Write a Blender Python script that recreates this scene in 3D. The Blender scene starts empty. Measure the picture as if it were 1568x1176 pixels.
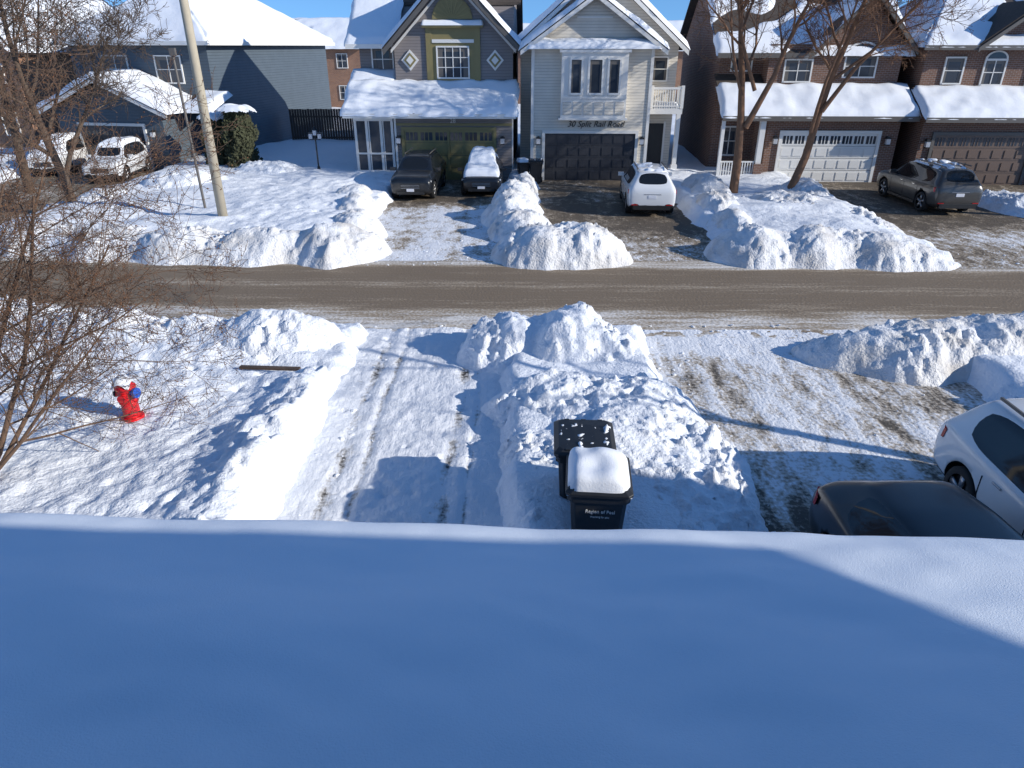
import bpy, math, random, bmesh
from mathutils import Vector, Matrix, noise
random.seed(3)
scene=bpy.context.scene
R=math.radians
def N(x,y,z=0.0): return noise.noise(Vector((x,y,z)))
def sm(t):
    t=max(0.0,min(1.0,t)); return t*t*(3-2*t)

# ------------------------------------------------------------ materials
def newmat(name):
    m=bpy.data.materials.new(name); m.use_nodes=True
    nt=m.node_tree; b=nt.nodes['Principled BSDF']; return m,nt,b
def nd(nt,t,**kw):
    n=nt.nodes.new(t)
    for k,v in kw.items(): setattr(n,k,v)
    return n
def M(name,col,rough=.6,metal=0,var=.12,vscale=3.0,bump=0,bscale=40,coat=0):
    m,nt,b=newmat(name)
    tc=nd(nt,'ShaderNodeTexCoord')
    n=nd(nt,'ShaderNodeTexNoise'); n.inputs['Scale'].default_value=vscale; n.inputs['Detail'].default_value=5
    nt.links.new(tc.outputs['Object'],n.inputs['Vector'])
    mx=nd(nt,'ShaderNodeMix',data_type='RGBA')
    mx.inputs[6].default_value=(*[c*(1-var) for c in col],1)
    mx.inputs[7].default_value=(*[min(1,c*(1+var)) for c in col],1)
    nt.links.new(n.outputs['Fac'],mx.inputs[0]); nt.links.new(mx.outputs[2],b.inputs['Base Color'])
    b.inputs['Roughness'].default_value=rough; b.inputs['Metallic'].default_value=metal
    b.inputs['Coat Weight'].default_value=coat
    if bump:
        n2=nd(nt,'ShaderNodeTexNoise'); n2.inputs['Scale'].default_value=bscale; n2.inputs['Detail'].default_value=5
        nt.links.new(tc.outputs['Object'],n2.inputs['Vector'])
        bp=nd(nt,'ShaderNodeBump'); bp.inputs['Distance'].default_value=bump; bp.inputs['Strength'].default_value=.8
        nt.links.new(n2.outputs['Fac'],bp.inputs['Height']); nt.links.new(bp.outputs['Normal'],b.inputs['Normal'])
    return m
def snow_mat(name,col=(.85,.88,.93),dirt=0.0,b1=.05,s1=6,b2=.012,s2=38,dirtcol=(.45,.40,.34)):
    m,nt,b=newmat(name)
    tc=nd(nt,'ShaderNodeTexCoord')
    def nz(s,d):
        n=nd(nt,'ShaderNodeTexNoise'); n.inputs['Scale'].default_value=s; n.inputs['Detail'].default_value=d
        nt.links.new(tc.outputs['Object'],n.inputs['Vector']); return n
    if dirt:
        n0=nz(1.3,8); rp=nd(nt,'ShaderNodeValToRGB')
        rp.color_ramp.elements[0].position=.42; rp.color_ramp.elements[0].color=(0,0,0,1)
        rp.color_ramp.elements[1].position=.72; rp.color_ramp.elements[1].color=(dirt,)*3+(1,)
        nt.links.new(n0.outputs['Fac'],rp.inputs['Fac'])
        mx=nd(nt,'ShaderNodeMix',data_type='RGBA'); mx.inputs[6].default_value=(*col,1); mx.inputs[7].default_value=(*dirtcol,1)
        nt.links.new(rp.outputs['Color'],mx.inputs[0]); nt.links.new(mx.outputs[2],b.inputs['Base Color'])
    else: b.inputs['Base Color'].default_value=(*col,1)
    b.inputs['Roughness'].default_value=.62
    b.inputs['Specular IOR Level'].default_value=.3
    n1=nz(s1,6); n2=nz(s2,5)
    bp=nd(nt,'ShaderNodeBump'); bp.inputs['Distance'].default_value=b1
    nt.links.new(n1.outputs['Fac'],bp.inputs['Height'])
    bp2=nd(nt,'ShaderNodeBump'); bp2.inputs['Distance'].default_value=b2
    nt.links.new(n2.outputs['Fac'],bp2.inputs['Height']); nt.links.new(bp.outputs['Normal'],bp2.inputs['Normal'])
    nt.links.new(bp2.outputs['Normal'],b.inputs['Normal'])
    return m
def pave_mat(name,stretch,asphalt=(.06,.055,.05),snow=(.80,.82,.86),mid=(.30,.27,.23),sc=1.0,p=(.30,.50,.78),bump=.035,fine=.8):
    m,nt,b=newmat(name)
    tc=nd(nt,'ShaderNodeTexCoord'); mp=nd(nt,'ShaderNodeMapping'); mp.inputs['Scale'].default_value=(*stretch,1)
    nt.links.new(tc.outputs['Object'],mp.inputs['Vector'])
    n1=nd(nt,'ShaderNodeTexNoise'); n1.inputs['Scale'].default_value=2.2*sc; n1.inputs['Detail'].default_value=10; n1.inputs['Roughness'].default_value=.65
    nt.links.new(mp.outputs['Vector'],n1.inputs['Vector'])
    n2=nd(nt,'ShaderNodeTexNoise'); n2.inputs['Scale'].default_value=14*sc; n2.inputs['Detail'].default_value=6
    nt.links.new(tc.outputs['Object'],n2.inputs['Vector'])
    at=nd(nt,'ShaderNodeAttribute',attribute_name='snow')
    a=nd(nt,'ShaderNodeMath',operation='MULTIPLY_ADD'); a.inputs[1].default_value=2-fine
    nt.links.new(n1.outputs['Fac'],a.inputs[0]); nt.links.new(at.outputs['Fac'],a.inputs[2])
    a2=nd(nt,'ShaderNodeMath',operation='MULTIPLY_ADD'); a2.inputs[1].default_value=fine
    nt.links.new(n2.outputs['Fac'],a2.inputs[0]); nt.links.new(a.outputs[0],a2.inputs[2])
    s=nd(nt,'ShaderNodeMath',operation='SUBTRACT'); s.inputs[1].default_value=1.0
    nt.links.new(a2.outputs[0],s.inputs[0])
    rp=nd(nt,'ShaderNodeValToRGB'); e=rp.color_ramp.elements
    e[0].position=p[0]; e[0].color=(*asphalt,1); e[1].position=p[2]; e[1].color=(*snow,1)
    x=e.new(p[1]); x.color=(*mid,1)
    nt.links.new(s.outputs[0],rp.inputs['Fac']); nt.links.new(rp.outputs['Color'],b.inputs['Base Color'])
    b.inputs['Roughness'].default_value=.8
    bp=nd(nt,'ShaderNodeBump'); bp.inputs['Distance'].default_value=bump
    nt.links.new(s.outputs[0],bp.inputs['Height']); nt.links.new(bp.outputs['Normal'],b.inputs['Normal'])
    return m
def siding_mat(name,col,step=.13):
    m,nt,b=newmat(name)
    tc=nd(nt,'ShaderNodeTexCoord'); sp=nd(nt,'ShaderNodeSeparateXYZ'); nt.links.new(tc.outputs['Object'],sp.inputs[0])
    d=nd(nt,'ShaderNodeMath',operation='DIVIDE'); d.inputs[1].default_value=step; nt.links.new(sp.outputs['Z'],d.inputs[0])
    f=nd(nt,'ShaderNodeMath',operation='FRACT'); nt.links.new(d.outputs[0],f.inputs[0])
    rp=nd(nt,'ShaderNodeValToRGB'); e=rp.color_ramp.elements
    e[0].position=0; e[0].color=(*[c*.5 for c in col],1); e[1].position=.16; e[1].color=(*col,1)
    nt.links.new(f.outputs[0],rp.inputs['Fac'])
    n=nd(nt,'ShaderNodeTexNoise'); n.inputs['Scale'].default_value=1.5; n.inputs['Detail'].default_value=6
    nt.links.new(tc.outputs['Object'],n.inputs['Vector'])
    mx=nd(nt,'ShaderNodeMix',data_type='RGBA',blend_type='MULTIPLY'); mx.inputs[0].default_value=.3
    nt.links.new(rp.outputs['Color'],mx.inputs[6]); nt.links.new(n.outputs['Fac'],mx.inputs[7])
    nt.links.new(mx.outputs[2],b.inputs['Base Color'])
    bp=nd(nt,'ShaderNodeBump'); bp.inputs['Distance'].default_value=.02; bp.invert=True
    nt.links.new(f.outputs[0],bp.inputs['Height']); nt.links.new(bp.outputs['Normal'],b.inputs['Normal'])
    b.inputs['Roughness'].default_value=.55
    return m
def brick_mat(name,c1,c2,mortar=(.35,.32,.29)):
    m,nt,b=newmat(name)
    tc=nd(nt,'ShaderNodeTexCoord'); sp=nd(nt,'ShaderNodeSeparateXYZ'); nt.links.new(tc.outputs['Object'],sp.inputs[0])
    a=nd(nt,'ShaderNodeMath',operation='ADD'); nt.links.new(sp.outputs['X'],a.inputs[0]); nt.links.new(sp.outputs['Y'],a.inputs[1])
    cb=nd(nt,'ShaderNodeCombineXYZ'); nt.links.new(a.outputs[0],cb.inputs[0]); nt.links.new(sp.outputs['Z'],cb.inputs[1])
    br=nd(nt,'ShaderNodeTexBrick'); br.inputs['Scale'].default_value=1; br.inputs['Brick Width'].default_value=.23; br.inputs['Row Height'].default_value=.08
    br.inputs['Mortar Size'].default_value=.008; br.inputs['Color1'].default_value=(*c1,1); br.inputs['Color2'].default_value=(*c2,1); br.inputs['Mortar'].default_value=(*mortar,1)
    nt.links.new(cb.outputs[0],br.inputs['Vector'])
    n=nd(nt,'ShaderNodeTexNoise'); n.inputs['Scale'].default_value=1.2; n.inputs['Detail'].default_value=8
    nt.links.new(tc.outputs['Object'],n.inputs['Vector'])
    mx=nd(nt,'ShaderNodeMix',data_type='RGBA',blend_type='MULTIPLY'); mx.inputs[0].default_value=.4
    nt.links.new(br.outputs['Color'],mx.inputs[6]); nt.links.new(n.outputs['Fac'],mx.inputs[7]); nt.links.new(mx.outputs[2],b.inputs['Base Color'])
    b.inputs['Roughness'].default_value=.85
    return m

SNOW=snow_mat('snow',b1=.06,s1=4,b2=.022,s2=22)
SNOWROOF=snow_mat('snow_roof',b1=.02,s1=3,b2=.004,s2=60)
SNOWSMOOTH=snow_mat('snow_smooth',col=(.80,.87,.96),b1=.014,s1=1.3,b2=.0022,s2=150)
SNOWD=snow_mat('snow_bank_dirty',col=(.83,.84,.86),dirt=.6,b1=.07,s1=4,b2=.034,s2=18)
SNOWN=snow_mat('snow_bank_clean',dirt=.12,b1=.06,s1=4.5,b2=.03,s2=20)
STREET=pave_mat('street_salted',(.22,2.4),asphalt=(.20,.150,.100),mid=(.36,.29,.21),snow=(.74,.71,.67),p=(.24,.50,.80),bump=.02)
DRIVE=pave_mat('driveway_scraped',(1.7,.5),asphalt=(.095,.080,.064),mid=(.43,.38,.32),p=(.22,.38,.60),fine=.7)
DRIVEF=pave_mat('driveway_far',(1.3,.8),asphalt=(.10,.078,.056),mid=(.33,.27,.20),p=(.26,.46,.70))
DRIVEN=pave_mat('driveway_snowy',(2.2,.6),mid=(.50,.49,.48),p=(.20,.36,.54),fine=.6)
GLASS=M('window_glass',(.035,.045,.06),.06,0,.5,.6)
CARGLASS=M('car_glass',(.012,.014,.017),.04,0,.2)
WHITE=M('white_trim',(.74,.73,.70),.5,0,.06)
CREAM=siding_mat('cream_siding',(.80,.74,.64))
TAUPE=siding_mat('taupe_siding',(.27,.24,.23))
BLUES=siding_mat('bluegrey_siding',(.10,.13,.16),.15)
OLIVE=M('olive_trim',(.24,.20,.085),.5)
OLIVED=M('olive_door',(.26,.215,.09),.45)
DKDOOR=M('dark_garage_door',(.035,.037,.045),.4)
BRDOOR=M('brown_garage_door',(.16,.11,.085),.5)
GREYTRIM=M('grey_trim',(.12,.11,.10),.5)
SHING=M('shingles',(.07,.055,.045),.9,0,.4,8,.01,60)
BRICKB=brick_mat('brown_brick',(.25,.115,.07),(.17,.08,.052))
BRICKO=brick_mat('orange_brick',(.42,.20,.10),(.32,.15,.08))
BARK=M('bark_brown',(.14,.085,.055),.9,0,.4,12)
BARKO=M('bark_orange',(.21,.11,.06),.9,0,.35,9,.01,40)
BARKD=M('bark_dark',(.10,.07,.05),.9,0,.4,12)
BUD=M('buds',(.20,.09,.04),.8,0,.4,8)
CONC=M('concrete_pole',(.42,.37,.28),.8,0,.12,5)
BLACKP=M('black_plastic',(.018,.019,.021),.42,0,.3,6)
TYRE=M('tyre_rubber',(.02,.02,.02),.85)
RIM=M('alloy_rim',(.35,.35,.36),.3,.8)
CHROME=M('chrome',(.6,.6,.6),.15,1)
LIGHTW=M('headlamp',(.6,.62,.65),.1,.3)
LIGHTR=M('tail_lamp',(.42,.012,.012),.15)
PW=M('paint_white',(.74,.75,.76),.25,0,.03,2,coat=.6)
PB=M('paint_black',(.010,.012,.016),.32,0,.4,2.5,coat=.35)
PG=M('paint_darkgrey',(.07,.068,.066),.3,.3,.1,2,coat=.6)
RED=M('hydrant_red',(.62,.015,.02),.4,0,.15,8)
BLUE=M('hydrant_blue',(.02,.10,.50),.4)
CEDAR=M('cedar_foliage',(.055,.06,.03),.9,0,.5,6)
FENCE=M('fence_wood',(.09,.06,.045),.85)
PLATE=M('licence_plate',(.7,.72,.78),.5)

# ------------------------------------------------------------ mesh helpers
def mk(name,verts,faces,mats,parent=None,fm=None,smooth=False):
    me=bpy.data.meshes.new(name); me.from_pydata([tuple(v) for v in verts],[],faces)
    for m in mats: me.materials.append(m)
    if fm: me.polygons.foreach_set('material_index',fm)
    if smooth: me.polygons.foreach_set('use_smooth',[True]*len(me.polygons))
    me.update()
    ob=bpy.data.objects.new(name,me); scene.collection.objects.link(ob)
    if parent: ob.parent=parent
    return ob
def empty(name,loc,rz=0):
    e=bpy.data.objects.new(name,None); scene.collection.objects.link(e)
    e.location=loc; e.rotation_euler=(0,0,rz); e.empty_display_size=.3; return e
class MB:
    def __init__(s,ox=0): s.v=[];s.f=[];s.m=[];s.mats=[];s.ox=ox
    def mi(s,mat):
        if mat not in s.mats: s.mats.append(mat)
        return s.mats.index(mat)
    def add(s,vs,fs,mat):
        b=len(s.v); s.v+= [(v[0]-s.ox,v[1],v[2]) for v in vs]
        i=s.mi(mat)
        for f in fs: s.f.append([b+k for k in f]); s.m.append(i)
    def box(s,x0,x1,y0,y1,z0,z1,mat):
        s.add([(x0,y0,z0),(x1,y0,z0),(x1,y1,z0),(x0,y1,z0),(x0,y0,z1),(x1,y0,z1),(x1,y1,z1),(x0,y1,z1)],
              [(0,3,2,1),(4,5,6,7),(0,1,5,4),(1,2,6,5),(2,3,7,6),(3,0,4,7)],mat)
    def prism(s,pts,off,mat):
        n=len(pts); q=[(p[0]+off[0],p[1]+off[1],p[2]+off[2]) for p in pts]
        fs=[tuple(range(n)),tuple(range(2*n-1,n-1,-1))]+[(i,(i+1)%n,n+(i+1)%n,n+i) for i in range(n)]
        s.add(list(pts)+q,fs,mat)
    def cyl(s,p0,p1,r0,r1,n,mat):
        p0=Vector(p0);p1=Vector(p1); d=(p1-p0).normalized()
        a=d.orthogonal().normalized(); b=d.cross(a)
        vs=[];
        for p,r in((p0,r0),(p1,r1)):
            for i in range(n):
                t=2*math.pi*i/n; vs.append(p+a*r*math.cos(t)+b*r*math.sin(t))
        fs=[(i,(i+1)%n,n+(i+1)%n,n+i) for i in range(n)]+[tuple(range(n-1,-1,-1)),tuple(range(n,2*n))]
        s.add(vs,fs,mat)
    def build(s,name,parent=None,smooth=False,bevel=0):
        ob=mk(name,s.v,s.f,s.mats,parent,s.m,smooth)
        bm=bmesh.new(); bm.from_mesh(ob.data); bmesh.ops.recalc_face_normals(bm,faces=bm.faces); bm.to_mesh(ob.data); bm.free()
        if bevel:
            md=ob.modifiers.new('b','BEVEL'); md.width=bevel; md.segments=2; md.limit_method='ANGLE'
        return ob

# ------------------------------------------------------------ terrain
RECTS=[(-3.3,-.2,2,15.6),(3.0,9.0,2,15.6),(-5.2,-.3,20.5,36),(1.2,6.9,20.5,37.5),(13.6,25.5,20.5,37),(-25,-18.2,20.5,40)]
def inside(x,y):
    yp=y+.037*x
    d=min(yp-15.0,21.1-yp)
    for x0,x1,y0,y1 in RECTS:
        d=max(d,min(x-x0,x1-x,y-y0,y1-y))
    return d
def ground_h(x,y):
    if abs(x)>60 or y>70 or y<-5: return .42
    d=inside(x,y)+.22*N(x*1.1,y*1.1,3)+.07*N(x*4,y*4,3)
    if d>.05: return -.04
    k=sm(-(d-.05)/.38)
    h=.42+.16*N(x*.35,y*.35,1)+.07*N(x*1.2,y*1.2,7)
    if y<16 and x<-3:
        h+=.05*N(x*3.2,y*3.2,2)+.03*N(x*9,y*9,4)
        vd=noise.voronoi(Vector((x*1.9,y*1.9+.3*N(x,y,1),0)))[0][0]
        msk=sm((N(x*.5,y*.5,9)+.3)*3)
        h-=.15*sm(1-vd/.26)*msk
        h-=.2*sm(1-abs(y-12.45)/.5)
        e=-d
        w_=sm((1.5-e)/1.1)*sm((e+.1)/.3)*sm((12.6-y)/.8)
        vd,pt=noise.voronoi(Vector((x*3.2,y*3.2,6)))
        ck=.09*sm((.42-vd[0])/.2) if (pt[0].x*7.1+pt[0].y*3.7)%1>.5 else 0
        h+=(.17+.16*N(0,y*.9,5)+.14*N(x*1.7,y*1.7,8)+.08*(1-2*abs(N(x*2.6,y*2.6,12)))+.06*N(x*7,y*7,3)+ck)*w_
    elif 20<y<36:
        h+=.05*N(x*2.5,y*2.5,2)
        vd=noise.voronoi(Vector((x*1.5,y*1.5,4)))[0][0]
        h-=.14*sm(1-vd/.3)*sm((N(x*.4,y*.4,5)+.1)*3)
        h+=.35*sm((-d-.2)/1.2)*sm((32-y)/6)*(.5+.5*N(x*.3,y*.3,8))
    return -.04*(1-k)+h*k
def ax(*segs):
    o=[]
    for s in segs:
        if isinstance(s,tuple):
            a,b,st=s; n=int(round((b-a)/st)); o+=[a+(b-a)*i/n for i in range(n)]
        else: o.append(s)
    return o
xs=ax(-900,-400,-200,-120,-70,-50,(-34,-11,.22),(-11,-2.8,.05),(-2.8,4,.15),(4,28,.2),28,40,60,100,200,400,900)
ys=ax(-300,-100,-30,-8,(0,6,.5),(6,15.6,.055),(15.6,20.6,.4),(20.6,36,.13),(36,60,.6),60,70,100,200,400,1200)
vs=[(x,y,ground_h(x,y)) for y in ys for x in xs]
nx=len(xs); fs=[(j*nx+i,j*nx+i+1,(j+1)*nx+i+1,(j+1)*nx+i) for j in range(len(ys)-1) for i in range(nx-1)]
mk('snow_ground',vs,fs,[SNOW],smooth=True)

def sheet(name,xa,ya,zf,sf,mat,shear=0.0):
    vs=[];at=[]
    for y in ya:
        for x in xa:
            yy=y-shear*x; vs.append((x,yy,zf(x,yy))); at.append(sf(x,yy))
    n=len(xa); fs=[(j*n+i,j*n+i+1,(j+1)*n+i+1,(j+1)*n+i) for j in range(len(ya)-1) for i in range(n-1)]
    ob=mk(name,vs,fs,[mat],smooth=True)
    a=ob.data.attributes.new('snow','FLOAT','POINT'); a.data.foreach_set('value',at)
    return ob
def street_s(x,y):
    yp=y+.037*x+.12*N(x*.25,0,4)
    s=.17+.16*N(x*.2,yp*2,6)
    s+=.42*sm((17.3-yp)/1.2)+.5*sm((yp-20.0)/.7)
    s+=.18*math.exp(-((yp-18.6)/.3)**2)-.1*math.exp(-((yp-17.8)/.25)**2)-.1*math.exp(-((yp-19.3)/.25)**2)
    s+=.24*sm((17.1-yp)/.6)*N(x*.5,yp*1.2,9)
    return s
sheet('street',ax((-60,60.5,.3)),ax((14.9,21.45,.09)),lambda x,y:.004*N(x*2,y*2)+.002+.03*sm((16.9-y-.037*x)/.8)*(N(x*2.5,y*4,5)+.3),street_s,STREET,.037)
def drive_near_l(x,y):
    s=.80
    for tx,wd_ in ((-2.75,.13),(-2.35,.08),(-1.0,.15),(-.7,.06)):
        w=tx+.14*N(0,y*.3,tx)
        s-=(.34+.25*N(tx,y*.9,3))*math.exp(-((x-w)/wd_)**2)
    s-=.12*sm((9-y)/2)
    return s+.14*N(x*.8,y*.5,11)
def dz_l(x,y):
    v=noise.voronoi(Vector((x*2.3,y*2.3,4)))[0][0]
    return .02+.06*(drive_near_l(x,y)-.6)+.035*N(x*2.2,y*2.2,2)+.022*N(x*7,y*7,3)-.05*sm(1-v/.25)+.01
sheet('driveway',ax((-3.7,.21,.05)),ax((2,6,.3),(6,15.25,.05)),dz_l,drive_near_l,DRIVEN)
def drive_near_r(x,y):
    s=.56+.17*N(x*.45,y*.3,21)+.08*N(x*1.3,y*1.0,23)
    s+=.15*sm((y-13.2)/1.5)
    for tx in (4.2,5.6,6.6,8.0): s-=.12*math.exp(-((x-tx-.3*N(0,y*.2,tx))/.22)**2)
    s-=.25*sm((9.0-y)/1.5)
    s-=.05*sm((x-5.5)/2)
    return s
sheet('driveway',ax((2.2,9.5,.07)),ax((2,6,.3),(6,15.25,.07)),lambda x,y:.014+.018*N(x*3,y*2,2)+.01*N(x*9,y*7,3),drive_near_r,DRIVE)
sheet('driveway',ax((-5.6,.31,.12)),ax((21.0,36.5,.12)),lambda x,y:.012+.02*N(x*2,y*2)*sm((27-y)/3),
      lambda x,y:.70-.42*sm((y-27.5)/3)+.24*N(x*.6,y*.4,31)-.1*math.exp(-((x+3.7)/.3)**2)-.1*math.exp(-((x+1.9)/.3)**2),DRIVEF)
sheet('driveway',ax((.9,7.2,.15)),ax((21.0,38,.15)),lambda x,y:.012+.012*N(x*2,y*2),
      lambda x,y:.52-.22*sm((y-22.5)/3)+.2*N(x*.6,y*.4,41)-.08*sm((x-3)/2),DRIVEF)
sheet('driveway',ax((13.2,26,.2)),ax((20.2,38,.2)),lambda x,y:.012+.012*N(x*2,y*2),
      lambda x,y:.46-.2*sm((y-24)/3)+.2*N(x*.5,y*.4,51),DRIVEF)
sheet('driveway',ax((-25.4,-17.8,.25)),ax((21.7,40.5,.25)),lambda x,y:.012+.012*N(x*2,y*2),
      lambda x,y:.35+.2*N(x*.5,y*.4,61),DRIVEF)

def bank(blobs,res,seed,mat,amp=1.0,chunk=1.0,pw=2.1):
    x0=min(b[0]-max(b[2],b[3])*1.15 for b in blobs); x1=max(b[0]+max(b[2],b[3])*1.15 for b in blobs)
    y0=min(b[1]-max(b[3],b[2])*1.15 for b in blobs); y1=max(b[1]+max(b[3],b[2])*1.15 for b in blobs)
    nx=int((x1-x0)/res)+1; ny=int((y1-y0)/res)+1
    vs=[];Z=[]
    for j in range(ny):
        for i in range(nx):
            x=x0+i*res;y=y0+j*res
            wx=x+.3*N(x*.8,y*.8,seed)+.06*N(x*3.5,y*3.5,seed+3); wy=y+.3*N(x*.8,y*.8,seed+9)+.06*N(x*3.5,y*3.5,seed+5)
            best=-1;
            for b in blobs:
                dx=wx-b[0];dy=wy-b[1]
                a=b[5] if len(b)>5 else 0
                if a:
                    c,s_=math.cos(R(a)),math.sin(R(a)); dx,dy=dx*c+dy*s_,-dx*s_+dy*c
                d=math.hypot(dx/b[2],dy/b[3])
                if d<1.4:
                    v=b[4]*(1-d**pw) if d<1 else -b[4]*(d-1)*2
                    if best<=-1: best=v
                    else:
                        k=.5; h=max(0,min(1,.5+.5*(v-best)/k)); best=best*(1-h)+v*h+k*h*(1-h)*.8
            if best<-.3: Z.append(-.35); continue
            m=max(0,min(1,(best+.1)/.35))*amp
            z=best+m*.12*N(x*.95,y*.95,seed+1)
            rg=1-2*abs(N(x*1.3+.2*N(x*2,y*2,2),y*1.3,seed+20)); z+=m*.075*(rg-.6)
            loc=.55+1.0*sm((N(x*.8,y*.8,seed+30)+.2)*2.2)   # rubble in some places, packed smooth in others
            rg=1-2*abs(N(x*3.4,y*3.4,seed+21)); z+=m*.035*(rg-.6)*loc
            vd,pt=noise.voronoi(Vector((x*3.4+.3*N(x*5,y*5,3),y*3.4,seed)))
            if (pt[0].x*7.13+pt[0].y*3.7)%1>.62: z+=m*chunk*.06*sm((.42-vd[0])/.16)*loc
            vd,pt=noise.voronoi(Vector((x*7.5+.3*N(x*9,y*9,3),y*7.5,seed+4)))
            if (pt[0].x*5.13+pt[0].y*3.7)%1>.6: z+=m*chunk*.04*sm((.42-vd[0])/.16)*loc
            z+=m*(.045*N(x*5,y*5,seed)+.03*N(x*12,y*12,seed))*loc
            Z.append(z)
    vid=[-1]*(nx*ny); fs=[]
    def g(i,j):
        k=j*nx+i
        if vid[k]<0: vid[k]=len(vs); vs.append((x0+i*res,y0+j*res,max(Z[k],-.3)))
        return vid[k]
    for j in range(ny-1):
        for i in range(nx-1):
            if max(Z[j*nx+i],Z[j*nx+i+1],Z[(j+1)*nx+i],Z[(j+1)*nx+i+1])>-.12:
                fs.append((g(i,j),g(i+1,j),g(i+1,j+1),g(i,j+1)))
    mk('snow_bank',vs,fs,[mat],smooth=True)
# near side
bank([(-5.2,13.8,1.5,1.2,.98),(-4.3,13.75,.85,1.0,.85),(-6.9,14.0,1.8,1.15,.72),(-9.0,14.2,2,1.3,.85),(-11.6,14.6,2.2,1.3,.9)],.045,11,SNOWN)
bank([(.0,13.7,1.15,1.2,.92),(1.25,13.7,1.25,1.4,1.12),(2.0,13.1,.9,1.0,.65)],.036,23,SNOWN)
bank([(.8,11.1,1.3,1.1,.75),(2.0,10.9,1.2,1.5,.7),(1.6,9.4,1.7,1.6,.62),(2.4,7.9,1.1,1.6,.42),(.3,9.4,.6,1.3,.42),(2.7,9.3,.95,1.8,.42),(.35,7.3,.55,1.0,.45)],.036,37,SNOWN)
bank([(8.4,13.4,1.9,1.15,.88),(10.5,13.5,2.2,1.3,.98),(12.8,13.4,2.2,1.4,.92),(6.9,13.6,.9,.75,.4)],.045,41,SNOWD,.9)
bank([(10.2,10.7,1.5,1.2,.7),(11.5,9.5,2.0,2.2,.8)],.07,47,SNOWN)
# far side
bank([(-5.7,21.8,1.7,1.5,1.0),(-7.9,21.7,2.0,1.4,.85),(-10.4,21.9,2.2,1.4,.8),(-5.5,24.3,1.1,1.8,.9),(-6.1,27.2,.9,1.8,.85),(-6.7,29.6,1.2,1.5,.8),(-13,22.3,2.2,1.3,.8),(-15.6,22.8,2,1.3,.75)],.065,61,SNOWD)
bank([(.9,21.5,1.45,1.5,1.05),(2.1,21.5,1.4,1.4,1.1),(3.0,21.2,.8,.9,.5),(.3,24.3,1.15,1.8,.85),(.0,26.8,1.25,2.0,1.05),(.15,29.4,1.0,2,1.0),(.6,32.2,.6,1.6,.8)],.055,73,SNOWD)
bank([(7.6,21.5,1.5,1.4,1.0),(9.6,21.5,1.8,1.4,.95),(11.6,21.1,1.7,1.3,.8),(12.8,20.8,.8,.8,.35),(7.9,24.5,1.0,1.9,.85),(8.0,27.5,1.2,2.2,.95),(8.4,30.8,1.3,2.2,1.05),(10.9,28,2.4,2.4,.8),(13,26,1.0,3,.5),(12.6,30.5,1.3,2,.85)],.065,83,SNOWD)
bank([(20.9,28.2,1.3,3.3,.6,15),(22.2,25,1.6,1.6,.65)],.08,91,SNOWN)
bank([(-15.2,33,2.5,2.2,.95),(-12.2,36,2.5,2,.8),(-17.0,29,1.2,3,.7)],.1,97,SNOWN)

# loose crumbs of snow on the pavement next to the banks (one object)
rnd=random.Random(77); cv=[];cf=[]
ico=[(0,0,1),(.89,0,.45),(.28,.85,.45),(-.72,.53,.45),(-.72,-.53,.45),(.28,-.85,.45),(.72,.53,-.45),(-.28,.85,-.45),(-.89,0,-.45),(-.28,-.85,-.45),(.72,-.53,-.45),(0,0,-1)]
icf=[(0,1,2),(0,2,3),(0,3,4),(0,4,5),(0,5,1),(1,6,2),(2,7,3),(3,8,4),(4,9,5),(5,10,1),(1,10,6),(2,6,7),(3,7,8),(4,8,9),(5,9,10),(11,7,6),(11,8,7),(11,9,8),(11,10,9),(11,6,10)]
def crumb(x,y,z,s):
    b=len(cv); sx,sy,sz=s*rnd.uniform(.7,1.5),s*rnd.uniform(.7,1.5),s*rnd.uniform(.35,.7); a=rnd.uniform(0,6.28); c,sn=math.cos(a),math.sin(a)
    for p in ico:
        k=rnd.uniform(.6,1.25); px,py=p[0]*sx*k,p[1]*sy*k; cv.append((x+px*c-py*sn,y+px*sn+py*c,z+sz*.2+p[2]*sz*k))
    for f_ in icf: cf.append(tuple(b+q for q in f_))
def scatter(x0,x1,y0,y1,n,smin,smax,z=.02):
    for _ in range(n): crumb(rnd.uniform(x0,x1),rnd.uniform(y0,y1),z,smin+(smax-smin)*rnd.random()**4)
scatter(-3.2,-2.6,6,14.5,90,.012,.06); scatter(-.8,-.2,7,14.5,90,.012,.06); scatter(-3.2,-.2,6,15,100,.008,.035)
scatter(2.7,3.9,7.5,14.5,120,.01,.05); scatter(3.5,9,8,15,100,.006,.03); scatter(-6,7,14.9,15.5,90,.012,.06)
scatter(-14,14,20.5,20.9,110,.012,.06,.005); scatter(-5,-.8,21,24,40,.012,.05); scatter(2.5,6.5,21,24,40,.012,.05); scatter(14,18,20.5,23,30,.012,.05)
mk('snow_crumbs',cv,cf,[SNOWN],smooth=False)

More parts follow.
